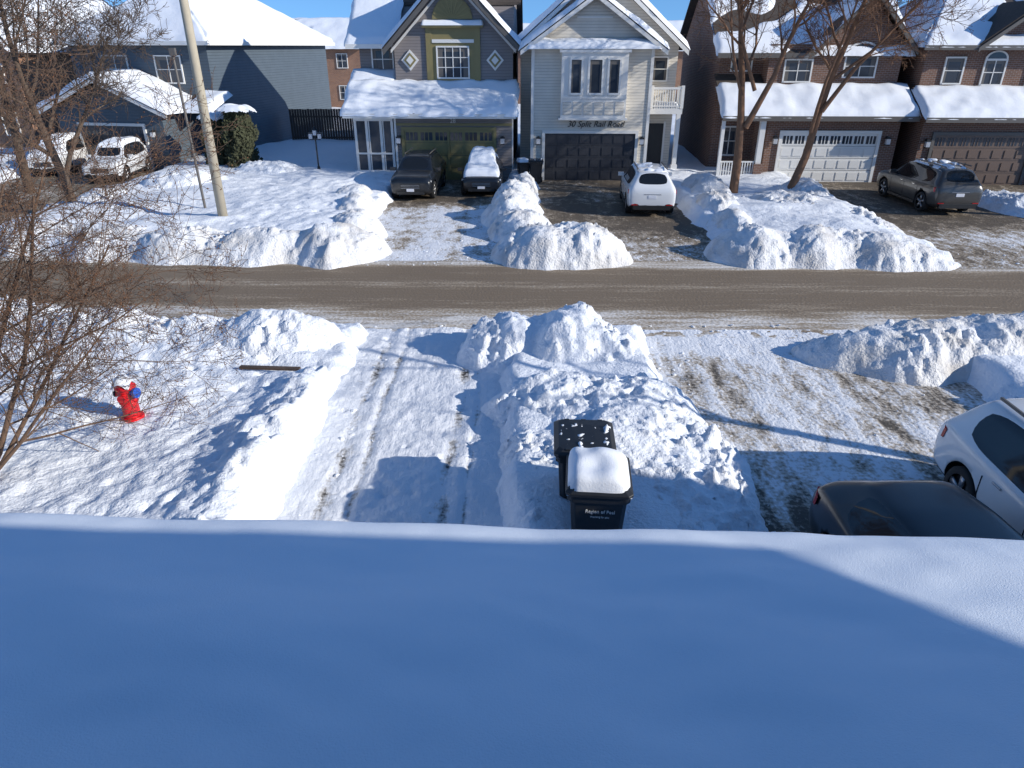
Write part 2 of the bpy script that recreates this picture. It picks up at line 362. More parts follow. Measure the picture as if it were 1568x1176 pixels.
# ------------------------------------------------------------ roof snow sheets
def snow_sheet(name,c,thick,parent,ox=0,res=.14,over=.08,bare=0,seed=0,mat=None,noise_amp=.03):
    p00,p10,p11,p01=[Vector(p)-Vector((ox,0,0)) for p in c]
    L=max((p10-p00).length,(p11-p01).length); W=max((p01-p00).length,(p11-p10).length)
    nu=max(4,int(L/res)); nv=max(4,int(W/res)); vs=[];fs=[]
    for j in range(nv+1):
        for i in range(nu+1):
            u=i/nu;v=j/nv
            uu=u+(over/L)*(2*u-1)*(1+N(v*W*1.5,seed,i*0)*.9); vv=v+(over/W)*((2*v-1))*(1+.9*N(u*L*1.3,seed+5)+.5*N(u*L*3.7,seed+6))
            p=(p00*(1-uu)+p10*uu)*(1-vv)+(p01*(1-uu)+p11*uu)*vv
            e=min(u*L,(1-u)*L,v*W,(1-v)*W)
            h=thick*max(0,min(1,e/(thick*.8+.001)))**.35*(1+.35*N(p.x*.8,p.y*.8,seed))+noise_amp*N(p.x*1.6,p.y*1.6,p.z+seed)*min(1,e/.2)
            if bare:
                h-=thick*2.2*sm((N(p.x*.55,p.y*.55,seed+2)+v*.55-1+bare)*4)
            if e<=0: h=-.06
            q=p+Vector((0,0,h)); vs.append(q)
    n=nu+1
    fs=[(j*n+i,j*n+i+1,(j+1)*n+i+1,(j+1)*n+i) for j in range(nv) for i in range(nu)]
    return mk(name,vs,fs,[mat or SNOWROOF],parent,smooth=True)

# ------------------------------------------------------------ house helpers
def window(mb,x0,x1,z0,z1,y,nx=2,nz=2,fr=WHITE,w=.07,glass=GLASS,curtain=True):
    mb.box(x0,x1,y-.02,y,z0,z1,glass)
    if curtain:
        k=(x1-x0)*.16
        mb.box(x0+.01,x0+k,y-.024,y-.0205,z0+.01,z1-.01,GREYTRIM); mb.box(x1-k,x1-.01,y-.024,y-.0205,z0+.01,z1-.01,GREYTRIM)
        mb.box(x0+k,x1-k,y-.024,y-.0205,z1-(z1-z0)*.14,z1-.01,GREYTRIM)
    mb.box(x0-w,x0+.0,y-.07,y,z0-w,z1+w,fr); mb.box(x1,x1+w,y-.07,y,z0-w,z1+w,fr)
    mb.box(x0,x1,y-.07,y,z1,z1+w,fr); mb.box(x0,x1,y-.09,y,z0-w,z0,fr)
    for i in range(1,nx):
        x=x0+(x1-x0)*i/nx; mb.box(x-.02,x+.02,y-.05,y-.0245,z0,z1,fr)
    for i in range(1,nz):
        z=z0+(z1-z0)*i/nz; mb.box(x0,x1,y-.046,y-.0245,z-.018,z+.018,fr)
def garage(mb,x0,x1,z0,z1,y,mat,trim,rows=4,cols=4,lights=True):
    mb.box(x0,x1,y-.03,y,z0,z1,mat)
    for r in range(rows):
        for c in range(cols):
            a=x0+(x1-x0)*(c+.1)/cols; b=x0+(x1-x0)*(c+.9)/cols; d=z0+(z1-z0)*(r+.18)/rows; e=z0+(z1-z0)*(r+.82)/rows
            if lights and r==rows-1:
                mb.box(a,b,y-.036,y-.03,d,e,GLASS)
                for k in (1,2): xx=a+(b-a)*k/3; mb.box(xx-.02,xx+.02,y-.05,y-.036,d,e,mat)
            else: mb.box(a,b,y-.055,y-.03,d,e,mat)
        zz=z0+(z1-z0)*r/rows
        if r: mb.box(x0,x1,y-.034,y-.03,zz-.008,zz+.008,BLACKP)
    mb.box(x0-.14,x0,y-.09,y,z0,z1+.14,trim); mb.box(x1,x1+.14,y-.09,y,z0,z1+.14,trim); mb.box(x0,x1,y-.09,y,z1,z1+.14,trim)
def slab(mb,p,th,mat): mb.prism(p,(0,0,-th),mat)
def sconce(mb,x,z,y):
    mb.box(x-.05,x+.05,y-.18,y,z+.3,z+.34,BLACKP); mb.box(x-.09,x+.09,y-.27,y-.09,z,z+.24,LIGHTW); mb.box(x-.11,x+.11,y-.29,y-.07,z+.24,z+.30,BLACKP); mb.box(x-.1,x+.1,y-.28,y-.08,z-.04,z,BLACKP)
def text(body,x,y,z,size,mat,parent,name,shear=0):
    c=bpy.data.curves.new(name,'FONT'); c.body=body; c.size=size; c.extrude=.01; c.align_x='CENTER'; c.shear=shear
    c.materials.append(mat); o=bpy.data.objects.new(name,c); scene.collection.objects.link(o); o.parent=parent
    o.location=(x,y,z); o.rotation_euler=(R(90),0,0); return o
SR=R(-2)
def house(name,cx,ybase=35.5): return empty(name,(cx,ybase-.035*cx,0),SR)
def rake(mb,a,b,y0,y1,h,mat):
    mb.prism([(a[0],y0,a[1]),(b[0],y0,b[1]),(b[0],y0,b[1]-h),(a[0],y0,a[1]-h)],(0,y1-y0,0),mat)

# ---- taupe house (28)
cx=-3.8; H=house('siding_house',cx)
w=MB(cx)
w.box(-5.7,0,0,10.5,0,3.2,TAUPE); w.box(-5.7,0,1.2,10.5,3.2,6.2,TAUPE); w.box(-7.6,-5.703,2.1,10.5,0,6.2,TAUPE)
w.prism([(-5.7,1.2,6.2),(0,1.2,6.2),(-2.85,1.2,9.05)],(0,5,0),TAUPE)
w.prism([(-7.6,2.1,6.2),(-7.6,10.5,6.2),(-7.6,6.2,9.6)],(7.57,0,0),TAUPE)
w.build('walls',H)
t=MB(cx)
slab(t,[(-8.0,-.7,3.15),(.2,-.7,3.15),(.2,1.25,4.4),(-8.0,1.25,4.4)],.12,SHING)
slab(t,[(-8.0,1.25,4.4),(-5.75,1.25,4.4),(-5.75,2.1,4.85),(-8.0,2.1,4.85)],.12,SHING)
t.box(-8.02,.22,-.76,-.70,2.93,3.14,WHITE)
t.box(-8.0,.2,-.70,0,2.93,2.97,WHITE)
for s in (-1,1):
    slab(t,[(-2.85,.65,9.3),(-2.85+s*3.3,.65,6.0),(-2.85+s*3.3,6.3,6.0),(-2.85,6.3,9.3)],.14,SHING)
    rake(t,(-2.85,9.16),(-2.85+s*3.3,5.86),.60,.66,.26,GREYTRIM)
    rake(t,(-2.85,8.85),(-2.85+s*3.0,5.85),1.10,1.16,.14,WHITE)
slab(t,[(-8.1,1.5,6.1),(-5.9,1.5,6.1),(-5.9,6.2,9.75),(-8.1,6.2,9.75)],.14,SHING)
slab(t,[(-5.9,4,8.0),(.3,4,8.0),(.3,6.2,9.75),(-5.9,6.2,9.75)],.14,SHING)
slab(t,[(-8.1,11,6.0),(.3,11,6.0),(.3,6.2,9.75),(-8.1,6.2,9.75)],.14,SHING)
t.box(-8.12,-6.0,1.42,1.5,5.9,6.1,WHITE)
t.build('roof',H)
d=MB(cx)
d.box(-4.15,-3.85,1.12,1.2,4.35,6.8,OLIVE); d.box(-1.85,-1.55,1.12,1.2,4.35,6.8,OLIVE)
d.box(-3.85,-1.85,1.15,1.2,4.35,6.8,OLIVE); d.box(-4.3,-1.4,.95,1.2,6.8,6.95,OLIVE)
d.box(-3.85,-1.85,1.10,1.15,6.15,6.3,WHITE)
window(d,-3.6,-2.15,4.65,5.95,1.15,4,3); window(d,-6.95,-5.98,4.9,5.95,2.1,2,2)
fan=[(-2.85,1.12,7.15)]+[(-2.85+.95*math.cos(a),1.12,7.15+.95*math.sin(a)) for a in [math.pi*i/14 for i in range(15)]]
d.prism(fan,(0,.07,0),OLIVE)
for i in range(1,10):
    a=math.pi*i/10; c,s_=math.cos(a),math.sin(a)
    d.prism([(-2.85+.2*c-.02*s_,1.12,7.15+.2*s_+.02*c),(-2.85+.2*c+.02*s_,1.12,7.15+.2*s_-.02*c),(-2.85+.9*c+.05*s_,1.12,7.15+.9*s_-.05*c),(-2.85+.9*c-.05*s_,1.12,7.15+.9*s_+.05*c)],(0,-.03,0),OLIVED)
for x in (-4.95,-.85):
    for rr,yy,mt in ((.42,1.13,WHITE),(.3,1.10,OLIVE),(.18,1.08,WHITE)):
        d.prism([(x-rr,yy,5.4),(x,yy,5.4-rr*1.1),(x+rr,yy,5.4),(x,yy,5.4+rr*1.1)],(0,1.198-yy,0),mt)
garage(d,-5.25,-.9,0,2.35,0,OLIVED,OLIVE,4,6)
d.box(-3.15,-3.05,-.08,-.03,0,2.35,OLIVE)
d.box(-5.7,0,-.05,0,2.55,2.66,OLIVE)
sconce(d,-5.52,1.75,0); sconce(d,-.45,1.75,0)
d.box(-.02,.06,.0,.08,0,3.1,WHITE); d.box(-5.72,-5.62,-.06,0,0,2.9,WHITE)
d.box(-7.7,-5.78,0,2.08,0,.45,WHITE); d.box(-7.7,-5.78,-.05,2.08,2.75,3.0,WHITE)
for x in (-7.7,-7.15,-6.45,-5.9): d.box(x,x+.12,0,.12,.45,2.75,WHITE)
for x in (-7.0,-6.3): d.box(x,x+.05,.02,.1,.45,2.75,WHITE)
d.box(-7.66,-5.82,.06,.1,.45,2.75,GLASS); d.box(-7.66,-7.62,.1,2.0,.45,2.75,GLASS)
d.box(-7.7,-5.78,-.02,.05,1.2,1.28,WHITE)
d.box(-6.9,-5.7,-.9,0,0,.18,CONC)
d.build('trim_windows_doors',H)
text('28',-2.85-cx,-.07,2.68,.28,WHITE,H,'house_number')
snow_sheet('skirt_snow',[(-8.0,-.7,3.15),(.2,-.7,3.15),(.2,1.2,4.38),(-8.0,1.2,4.38)],.2,H,cx,over=.12,seed=1,noise_amp=.08)
snow_sheet('porch_snow',[(-8.0,1.1,4.3),(-5.75,1.1,4.3),(-5.75,2.1,4.85),(-8.0,2.1,4.85)],.22,H,cx,seed=2)
snow_sheet('gable_snow_l',[(-6.15,.65,6.0),(-6.15,6.3,6.0),(-2.85,6.3,9.3),(-2.85,.65,9.3)],.18,H,cx,seed=3)
snow_sheet('gable_snow_r',[(.45,.65,6.0),(.45,6.3,6.0),(-2.85,6.3,9.3),(-2.85,.65,9.3)],.18,H,cx,seed=4)
snow_sheet('main_snow',[(-8.1,1.5,6.1),(-5.7,1.5,6.1),(-5.7,6.2,9.75),(-8.1,6.2,9.75)],.22,H,cx,seed=5)
snow_sheet('collar_snow',[(-4.3,.93,6.95),(-1.4,.93,6.95),(-1.4,1.2,7.0),(-4.3,1.2,7.0)],.16,H,cx,res=.06,over=.02,seed=6)

# ---- cream house (30)
cx=4.2; H=house('siding_house',cx)
w=MB(cx)
w.box(.95,6.5,0,2,0,6.1,CREAM); w.box(.35,8.0,2.001,12,0,6.0,CREAM)
w.prism([(.95,0,6.1),(6.5,0,6.1),(3.75,0,8.0)],(0,5,0),CREAM)
w.prism([(.35,2.0,6.0),(8.0,2.0,6.0),(4.15,2.0,9.2)],(0,10,0),CREAM)
w.build('walls',H)
t=MB(cx)
for s in (-1,1):
    slab(t,[(3.75,-.45,8.25),(3.75+s*3.35,-.45,5.95),(3.75+s*3.35,4,5.95),(3.75,4,8.25)],.12,SHING)
    rake(t,(3.75,8.13),(3.75+s*3.35,5.83),-.52,-.45,.2,WHITE)
    slab(t,[(4.15,1.5,9.5),(4.15+s*4.25,1.5,5.95),(4.15+s*4.25,12.4,5.95),(4.15,12.4,9.5)],.12,SHING)
    rake(t,(4.15,9.38),(4.15+s*4.25,5.83),1.43,1.5,.22,WHITE)
slab(t,[(.75,-.5,5.98),(6.75,-.5,5.98),(6.75,0,6.2),(.75,0,6.2)],.1,WHITE)
t.build('roof',H)
d=MB(cx)
garage(d,1.6,5.95,0,2.22,0,DKDOOR,WHITE,4,8,False)
d.box(2.3,5.35,-.45,0,2.95,5.75,WHITE)
for a,b in ((2.75,3.2),(3.6,4.15),(4.5,4.95)): window(d,a,b,4.05,5.45,-.45,1,1,WHITE,.09)
for i in range(6):
    x=2.4+i*.49; d.box(x,x+.4,-.48,-.45,3.1,3.65,CREAM)
d.box(2.2,5.45,-.55,0,5.75,5.87,WHITE); d.box(2.2,5.45,-.53,0,2.86,2.95,WHITE); d.box(2.3,5.35,-.5,-.45,3.8,3.9,WHITE)
d.box(.9,1.05,-.05,.05,0,5.95,WHITE); d.box(6.42,6.56,-.05,.05,0,5.95,WHITE)
sconce(d,1.28,1.75,0); sconce(d,6.25,1.75,0)
d.box(2.95,4.55,-.03,0,7.15,7.22,WHITE)
window(d,6.85,7.5,4.5,5.5,2.0,1,2); 
d.box(6.56,8.2,.6,2,3.05,3.3,WHITE)
d.box(6.6,8.2,.6,.68,4.15,4.25,WHITE); d.box(8.12,8.2,.68,2,4.15,4.25,WHITE); d.box(6.6,8.2,.6,.66,3.38,3.44,WHITE)
for i in range(14): x=6.62+i*.115; d.box(x,x+.045,.62,.66,3.3,4.15,WHITE)
for i in range(10): y=.7+i*.13; d.box(8.14,8.18,y,y+.045,3.3,4.15,WHITE)
for x in (6.62,8.08): d.box(x,x+.14,.58,.72,3.3,4.32,WHITE)
d.box(7.95,8.15,.6,.8,.5,3.05,WHITE); d.box(7.9,8.2,.55,.85,0,.7,WHITE)
d.box(6.7,7.6,1.95,2,.3,2.5,BLACKP); d.box(6.62,6.7,1.93,2,.3,2.6,WHITE); d.box(7.6,7.7,1.93,2,.3,2.6,WHITE)
d.box(6.56,8.2,.6,2,0,.3,CONC)
d.build('trim_windows_doors',H)
text('30 Split Rail Road',4.0-cx,-.03,2.52,.38,BLACKP,H,'address_lettering',.3)
snow_sheet('pent_snow',[(.75,-.52,5.98),(6.75,-.52,5.98),(6.75,-.05,6.2),(.75,-.05,6.2)],.22,H,cx,res=.08,seed=7,over=.05,noise_amp=.09)
snow_sheet('gable_snow_l',[(.4,-.45,5.95),(.4,4,5.95),(3.75,4,8.25),(3.75,-.45,8.25)],.2,H,cx,seed=8)
snow_sheet('gable_snow_r',[(7.1,-.45,5.95),(7.1,4,5.95),(3.75,4,8.25),(3.75,-.45,8.25)],.2,H,cx,seed=9)
snow_sheet('main_snow_l',[(-.1,1.5,5.95),(-.1,12.4,5.95),(4.15,12.4,9.5),(4.15,1.5,9.5)],.22,H,cx,res=.2,seed=10)
snow_sheet('main_snow_r',[(8.4,1.5,5.95),(8.4,12.4,5.95),(4.15,12.4,9.5),(4.15,1.5,9.5)],.22,H,cx,res=.2,seed=11)
snow_sheet('balcony_snow',[(6.7,.7,3.3),(8.1,.7,3.3),(8.1,1.95,3.3),(6.7,1.95,3.3)],.3,H,cx,seed=12,over=0)

def archwin(mb,x0,x1,z0,z1,y):
    window(mb,x0,x1,z0,z1,y,2,2)
    c=(x0+x1)/2; r=(x1-x0)/2+.07
    pts=[(c+r*math.cos(math.pi*i/10),y-.06,z1+.07+.7*r*math.sin(math.pi*i/10)) for i in range(11)]
    mb.prism(pts,(0,.058,0),WHITE)
    pts=[(c+(r-.1)*math.cos(math.pi*i/10),y-.07,z1+.09+.62*(r-.08)*math.sin(math.pi*i/10)) for i in range(11)]
    mb.prism(pts,(0,.009,0),GLASS)
# ---- brick house with white garage
cx=14; H=house('brick_house',cx)
w=MB(cx)
w.box(12.2,18.4,0,12,0,3.2,BRICKB); w.box(10.1,12.2,2.2,12,0,6.1,BRICKB); w.box(12.2,18.4,1.3,12,3.2,6.1,BRICKB)
w.prism([(14.6,1.3,6.1),(18.4,1.3,6.1),(16.5,1.3,8.1)],(0,4,0),BRICKB)
w.prism([(10.1,2.2,6.1),(10.1,12,6.1),(10.1,7,9.9)],(8.28,0,0),BRICKB)
w.build('walls',H)
t=MB(cx)
slab(t,[(9.9,-.6,3.1),(18.9,-.6,3.1),(18.9,1.35,4.3),(9.9,1.35,4.3)],.12,SHING); slab(t,[(9.9,1.35,4.3),(12.15,1.35,4.3),(12.15,2.25,4.8),(9.9,2.25,4.8)],.12,SHING)
t.box(9.88,18.92,-.67,-.6,2.86,3.08,GREYTRIM)
for s in (-1,1):
    slab(t,[(16.5,.85,8.4),(16.5+s*2.35,.85,5.95),(16.5+s*2.35,6,5.95),(16.5,6,8.4)],.12,SHING)
    rake(t,(16.5,8.28),(16.5+s*2.35,5.83),.78,.85,.2,GREYTRIM)
slab(t,[(9.7,1.1,5.7),(18.8,1.1,5.7),(18.8,7,10.1),(9.7,7,10.1)],.13,SHING); slab(t,[(9.7,12.6,5.9),(18.8,12.6,5.9),(18.8,7,10.1),(9.7,7,10.1)],.13,SHING)
t.box(9.7,14.2,1.02,1.1,5.5,5.72,GREYTRIM)
t.build('roof',H)
d=MB(cx)
garage(d,12.95,17.45,0,2.25,0,WHITE,WHITE,4,8)
window(d,10.7,11.6,4.95,5.5,2.2,2,1); archwin(d,15.8,17.2,4.7,5.6,1.3); window(d,13.0,14.2,4.5,5.4,1.3,2,2)
window(d,10.6,11.4,1.0,2.3,2.2,2,2)
d.box(11.75,12.0,-.4,-.15,.9,2.86,WHITE); d.box(11.68,12.07,-.47,-.08,0,.9,BRICKB); d.box(9.95,10.1,-.4,-.25,0,2.86,WHITE)
d.box(10.1,11.7,-.36,-.30,.95,1.02,WHITE)
for i in range(13): x=10.14+i*.125; d.box(x,x+.05,-.35,-.31,.3,.95,WHITE)
d.box(9.95,12.1,-.45,2.2,0,.28,CONC)
sconce(d,12.6,1.8,0); sconce(d,17.9,1.8,0)
d.build('trim_windows_doors',H)
snow_sheet('skirt_snow',[(9.9,-.6,3.1),(18.9,-.6,3.1),(18.9,1.25,4.26),(9.9,1.25,4.26)],.2,H,cx,seed=13,noise_amp=.08)
snow_sheet('main_snow',[(9.7,1.1,5.7),(18.8,1.1,5.7),(18.8,7,10.1),(9.7,7,10.1)],.2,H,cx,res=.16,bare=.75,seed=14)
snow_sheet('gable_snow',[(14.15,.85,5.95),(14.15,6,5.95),(16.5,6,8.4),(16.5,.85,8.4)],.17,H,cx,bare=.5,seed=15)

# ---- brick house with brown garage
cx=23; H=house('brick_house',cx,35.0)
w=MB(cx)
w.box(19.2,25,0,12,0,3.2,BRICKB); w.box(19.2,27.4,1.3,12,3.2,6.1,BRICKB); w.box(25,27.4,1.5,12,0,3.2,BRICKB)
w.prism([(21.6,1.3,6.1),(25.6,1.3,6.1),(23.6,1.3,7.6)],(0,4,0),BRICKB)
w.build('walls',H)
t=MB(cx)
slab(t,[(18.95,-.6,3.1),(27.8,-.6,3.1),(27.8,1.35,4.25),(18.95,1.35,4.25)],.12,SHING); t.box(18.93,27.8,-.67,-.6,2.86,3.08,GREYTRIM)
e0,e1,y0,y1=18.8,27.8,.8,12.4
rA=(22.3,6.5,8.8); rB=(24.3,6.5,8.8); z=6.05
t.add([(e0,y0,z),(e1,y0,z),(e1,y1,z),(e0,y1,z),rA,rB],[(0,1,5,4),(1,2,5),(2,3,4,5),(3,0,4),(0,3,2,1)],SHING)
t.box(e0,e1,y0-.06,y0,z-.2,z-.001,GREYTRIM)
for s in (-1,1):
    slab(t,[(23.6,.75,7.9),(23.6+s*2.4,.75,6.08),(23.6+s*2.4,4,6.08),(23.6,4,7.9)],.12,SHING); rake(t,(23.6,7.78),(23.6+s*2.4,5.96),.68,.75,.2,GREYTRIM)
t.build('roof',H)
d=MB(cx)
garage(d,19.85,24.3,0,2.25,0,BRDOOR,GREYTRIM,4,8)
window(d,20.2,21.0,4.45,5.5,1.3,1,2); archwin(d,22.0,22.9,4.4,5.4,1.3); archwin(d,24.1,24.9,4.4,5.4,1.3)
sconce(d,19.5,1.75,0); sconce(d,24.65,1.75,0)
d.box(25.2,25.4,-.4,-.2,0,2.86,WHITE)
d.build('trim_windows_doors',H)
snow_sheet('skirt_snow',[(18.95,-.6,3.1),(27.8,-.6,3.1),(27.8,1.25,4.2),(18.95,1.25,4.2)],.2,H,cx,seed=16,noise_amp=.08)
snow_sheet('main_snow',[(e0,y0,z),(e1,y0,z),rB,rA],.2,H,cx,res=.16,bare=.45,seed=17)
snow_sheet('main_snow_l',[(e0,y1,z),(e0,y0,z),rA,(22.29,6.51,8.8)],.2,H,cx,res=.2,bare=.1,seed=18)

# ---- blue-grey siding house (left, street bends)
H=empty('siding_house',(-16.5,41.5,0),R(-11))
w=MB()
w.box(-8.5,0,0,15,0,6.3,BLUES); w.box(-7.5,-1.2,-3.2,-.001,0,3.0,BLUES)
w.prism([(-7.5,-3.2,3.0),(-1.2,-3.2,3.0),(-4.35,-3.2,4.4)],(0,3.2,0),BLUES)
w.build('walls',H)
t=MB()
e0,e1,y0,y1=-9.0,.5,-.5,15.5; rA=(-4.25,4.2,9.3); rB=(-4.25,10.8,9.3); z=6.25
t.add([(e0,y0,z),(e1,y0,z),(e1,y1,z),(e0,y1,z),rA,rB],[(0,1,4),(1,2,5,4),(2,3,5),(3,0,4,5),(0,3,2,1)],SHING)
t.box(e1,e1+.06,y0,y1,z-.2,z-.001,WHITE); t.box(e0,e1,y0-.06,y0,z-.2,z-.001,WHITE)
for s in (-1,1):
    slab(t,[(-4.35,-3.8,4.65),(-4.35+s*3.9,-3.8,2.95),(-4.35+s*3.9,0,2.95),(-4.35,0,4.65)],.12,SHING); rake(t,(-4.35,4.53),(-4.35+s*3.9,2.83),-3.86,-3.8,.2,WHITE)
slab(t,[(-1.2,-2.2,2.9),(1.0,-2.2,2.9),(1.0,0,3.6),(-1.2,0,3.6)],.12,SHING)
t.build('roof',H)
d=MB()
garage(d,-6.2,-2.4,0,2.2,-3.2,DKDOOR,WHITE,4,6); window(d,-6.5,-5.0,4.2,5.5,0,2,2); window(d,-3.2,-1.7,4.2,5.5,0,2,2)
sconce(d,-1.8,1.7,-3.2)
d.build('trim_windows_doors',H)
snow_sheet('roof_snow_r',[(e1,y0,z),(e1,y1,z),rB,rA],.22,H,0,res=.2,bare=.05,seed=19)
snow_sheet('roof_snow_f',[(e0,y0,z),(e1,y0,z),(-4.2,4.2,9.3),(-4.3,4.2,9.3)],.22,H,0,res=.2,bare=.1,seed=20)
snow_sheet('garage_snow_l',[(-8.25,-3.8,2.95),(-8.25,0,2.95),(-4.35,0,4.65),(-4.35,-3.8,4.65)],.24,H,0,seed=21)
snow_sheet('garage_snow_r',[(-.45,-3.8,2.95),(-.45,0,2.95),(-4.35,0,4.65),(-4.35,-3.8,4.65)],.24,H,0,seed=22)
snow_sheet('porch_snow',[(-.6,-2.2,2.9),(1.0,-2.2,2.9),(1.0,0,3.6),(-.6,0,3.6)],.3,H,0,seed=23)

def simple_house(loc,rz,W,D,eave,ridge,wallmat,seed,axis='x',wins=True,bare=0):
    H=empty('brick_house',loc,rz); w=MB(); w.box(-W/2,W/2,0,D,0,eave,wallmat)
    if axis=='x': w.prism([(-W/2+.01,0,eave),(-W/2+.01,D,eave),(-W/2+.01,D/2,ridge)],(W-.02,0,0),wallmat)
    else: w.prism([(-W/2,.01,eave),(W/2,.01,eave),(0,.01,ridge)],(0,D-.02,0),wallmat)
    w.build('walls',H); t=MB(); o=.5; sl=(ridge-eave)
    if axis=='x':
        k=sl/(D/2); A=[(-W/2-o,-o,eave-o*k+.1),(W/2+o,-o,eave-o*k+.1),(W/2+o,D/2,ridge+.12),(-W/2-o,D/2,ridge+.12)]
        B=[(p[0],D-p[1],p[2]) for p in A]
    else:
        k=sl/(W/2); A=[(-W/2-o,-o,eave-o*k+.1),(-W/2-o,D+o,eave-o*k+.1),(0,D+o,ridge+.12),(0,-o,ridge+.12)]
        B=[(-p[0],p[1],p[2]) for p in A]
    slab(t,A,.12,SHING); slab(t,B,.12,SHING); t.build('roof',H)
    snow_sheet('roof_snow_a',A,.22,H,0,res=.25,seed=seed,bare=bare); snow_sheet('roof_snow_b',B,.22,H,0,res=.25,seed=seed+1,bare=bare)
    if wins:
        d=MB()
        for zz in (1.2,4.1):
            for i in range(3):
                x=-W/2+W*(i+.5)/3; window(d,x-.5,x+.5,zz,zz+1.2,0,2,2)
        d.build('windows',H)
    return H
simple_house((-33,45,0),R(-14),9,12,6,9.0,BRICKO,31,'y')
simple_house((-20.5,76,0),R(-4),11,10,6,8.4,BRICKO,33,bare=.25)
simple_house((-8,78,0),0,10,10,5.8,8.4,BRICKO,35)
simple_house((5,80,0),0,10,10,5.8,8.0,BRICKB,36)
simple_house((18.5,78,0),0,9,10,5.8,8.2,BRICKO,37,bare=.25)
simple_house((33,74,0),0,10,10,5.8,8.2,BRICKB,39)
simple_house((-47,60,0),R(-20),11,12,6,9,BRICKB,43,'y')
simple_house((33.5,34,0),R(-4),10,12,6,9,BRICKB,45,'x')
f=MB()
for i in range(40):
    x=-14.6+i*.17; f.box(x,x+.15,48.5,48.54,0,2.3+.04*random.random(),FENCE)
f.box(-14.6,-7.9,48.55,48.6,.5,.6,FENCE); f.box(-14.6,-7.9,48.55,48.6,1.8,1.9,FENCE)
f.build('board_fence')

# ---- own house (camera window) and its lower snow-covered roof
OR=R(-2.3)
H=empty('siding_house',(0,0,0),OR)
w=MB()
w.box(-5.5,9.0,-9,-.3,0,7.25,TAUPE); w.box(-4.2,3.2,-.299,2.7,0,3.4,TAUPE)
e0,e1,y0,y1=-6,9.5,.33,-9.5; z=7.41
w.add([(e0,y0,z),(e1,y0,z),(e1,y1,z),(e0,y1,z),(-2,-4.6,9.4),(5,-4.6,9.4)],[(0,1,5,4),(1,2,5),(2,3,4,5),(3,0,4),(0,3,2,1)],SHING)
w.build('walls_and_main_roof',H)
t=MB(); slab(t,[(-4.6,2.95,3.5),(3.6,2.95,3.5),(3.6,-.3,4.6),(-4.6,-.3,4.6)],.15,SHING); t.build('lower_roof',H)
vs=[];nu=170;nv=90
for j in range(nv+1):
    for i in range(nu+1):
        x=-4.65+8.3*i/nu; y=-.3+3.42*j/nv
        zz=3.69+(3.0-y)*.335
        zz+=.07*N(x*.5,y*.7,2)*sm((3-y)/1.0)+.028*N(x*1.5+.5*y,y*2,5)+.008*N(x*4+y,y*6,1)
        e=3.12-y+.012*N(x*1.6,0,3)
        zz-=.10*(1-min(1,e/.16))**2.2
        if j==nv: zz-=.3
        vs.append((x,y+.02*N(x*1.3,1,7)*(j/nv),zz))
n=nu+1
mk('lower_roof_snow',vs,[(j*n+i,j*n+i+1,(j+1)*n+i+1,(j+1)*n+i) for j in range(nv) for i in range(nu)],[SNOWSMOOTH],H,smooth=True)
Hn=simple_house((15.2,-8,0),SR,7.6,11.0,5.5,6.9,BRICKB,47,'y',False)

# ------------------------------------------------------------ trees
def tree(name,base,trunks,seed,mat,kids=(7,6,5,4),wig=(.12,.2,.28,.35,.4),trop=.05,ratio=(.5,.75),budmat=None,buds=0,minr=.004,start=.3,spread=.9,rk=.55):
    rnd=random.Random(seed); Vv=[];F=[];fm=[]
    def tube(pts,rads,k):
        b=len(Vv)
        for i,p in enumerate(pts):
            d=(pts[min(i+1,len(pts)-1)]-pts[max(i-1,0)]).normalized()
            a=d.cross(Vector((.31,.93,.2))).normalized(); c=d.cross(a)
            for q in range(k):
                t=2*math.pi*q/k; Vv.append(p+(a*math.cos(t)+c*math.sin(t))*rads[i])
        for i in range(len(pts)-1):
            for q in range(k):
                F.append((b+i*k+q,b+i*k+(q+1)%k,b+(i+1)*k+(q+1)%k,b+(i+1)*k+q)); fm.append(0)
    def rv(): return Vector((rnd.gauss(0,1),rnd.gauss(0,1),rnd.gauss(0,1)))
    def branch(p,d,L,r,lev):
        n=max(3,int(6-lev)); pts=[p];rads=[r]; last=(lev>=len(kids))
        for i in range(n):
            d=(d+rv()*wig[min(lev,4)]*.6+Vector((0,0,trop))).normalized(); p=p+d*(L/n); pts.append(p); rads.append(max(minr,r*(1-.72*(i+1)/n)))
        tube(pts,rads,8 if lev==0 else (6 if lev==1 else (4 if lev==2 else 3)))
        if last:
            for _ in range(buds):
                q=pts[rnd.randint(1,n)]+rv()*.03; s=rnd.uniform(.005,.014); b=len(Vv)
                u=rv().normalized(); a=u.orthogonal().normalized()
                for o in (u*s*1.6,a*s,u.cross(a)*s,-u*s*1.6): Vv.append(q+o)
                for f_ in ((0,1,2),(1,3,2),(0,2,3),(0,3,1)): F.append(tuple(b+x for x in f_)); fm.append(1)
            return
        for j in range(kids[lev]):
            t=start+(1-start)*(j+rnd.random())/kids[lev] if lev==0 else rnd.uniform(.15,1)
            k=min(n-1,int(t*n)); fr=t*n-k; q=pts[k].lerp(pts[k+1],min(1,fr)); rr=rads[k]*(1-fr)+rads[k+1]*fr
            dd=(pts[k+1]-pts[k]).normalized(); s=rv(); s=(s-dd*s.dot(dd)).normalized()
            nd_=(dd*rnd.uniform(.5,1)+s*spread*rnd.uniform(.6,1.1)).normalized()
            branch(q,nd_,L*rnd.uniform(*ratio),max(minr,rr*rk*rnd.uniform(.7,1.15)),lev+1)
    for (off,d,L,r) in trunks: branch(Vector(base)+Vector(off),Vector(d).normalized(),L,r,0)
    return mk(name,Vv,F,[mat]+([budmat] if budmat else []),None,fm,smooth=True)
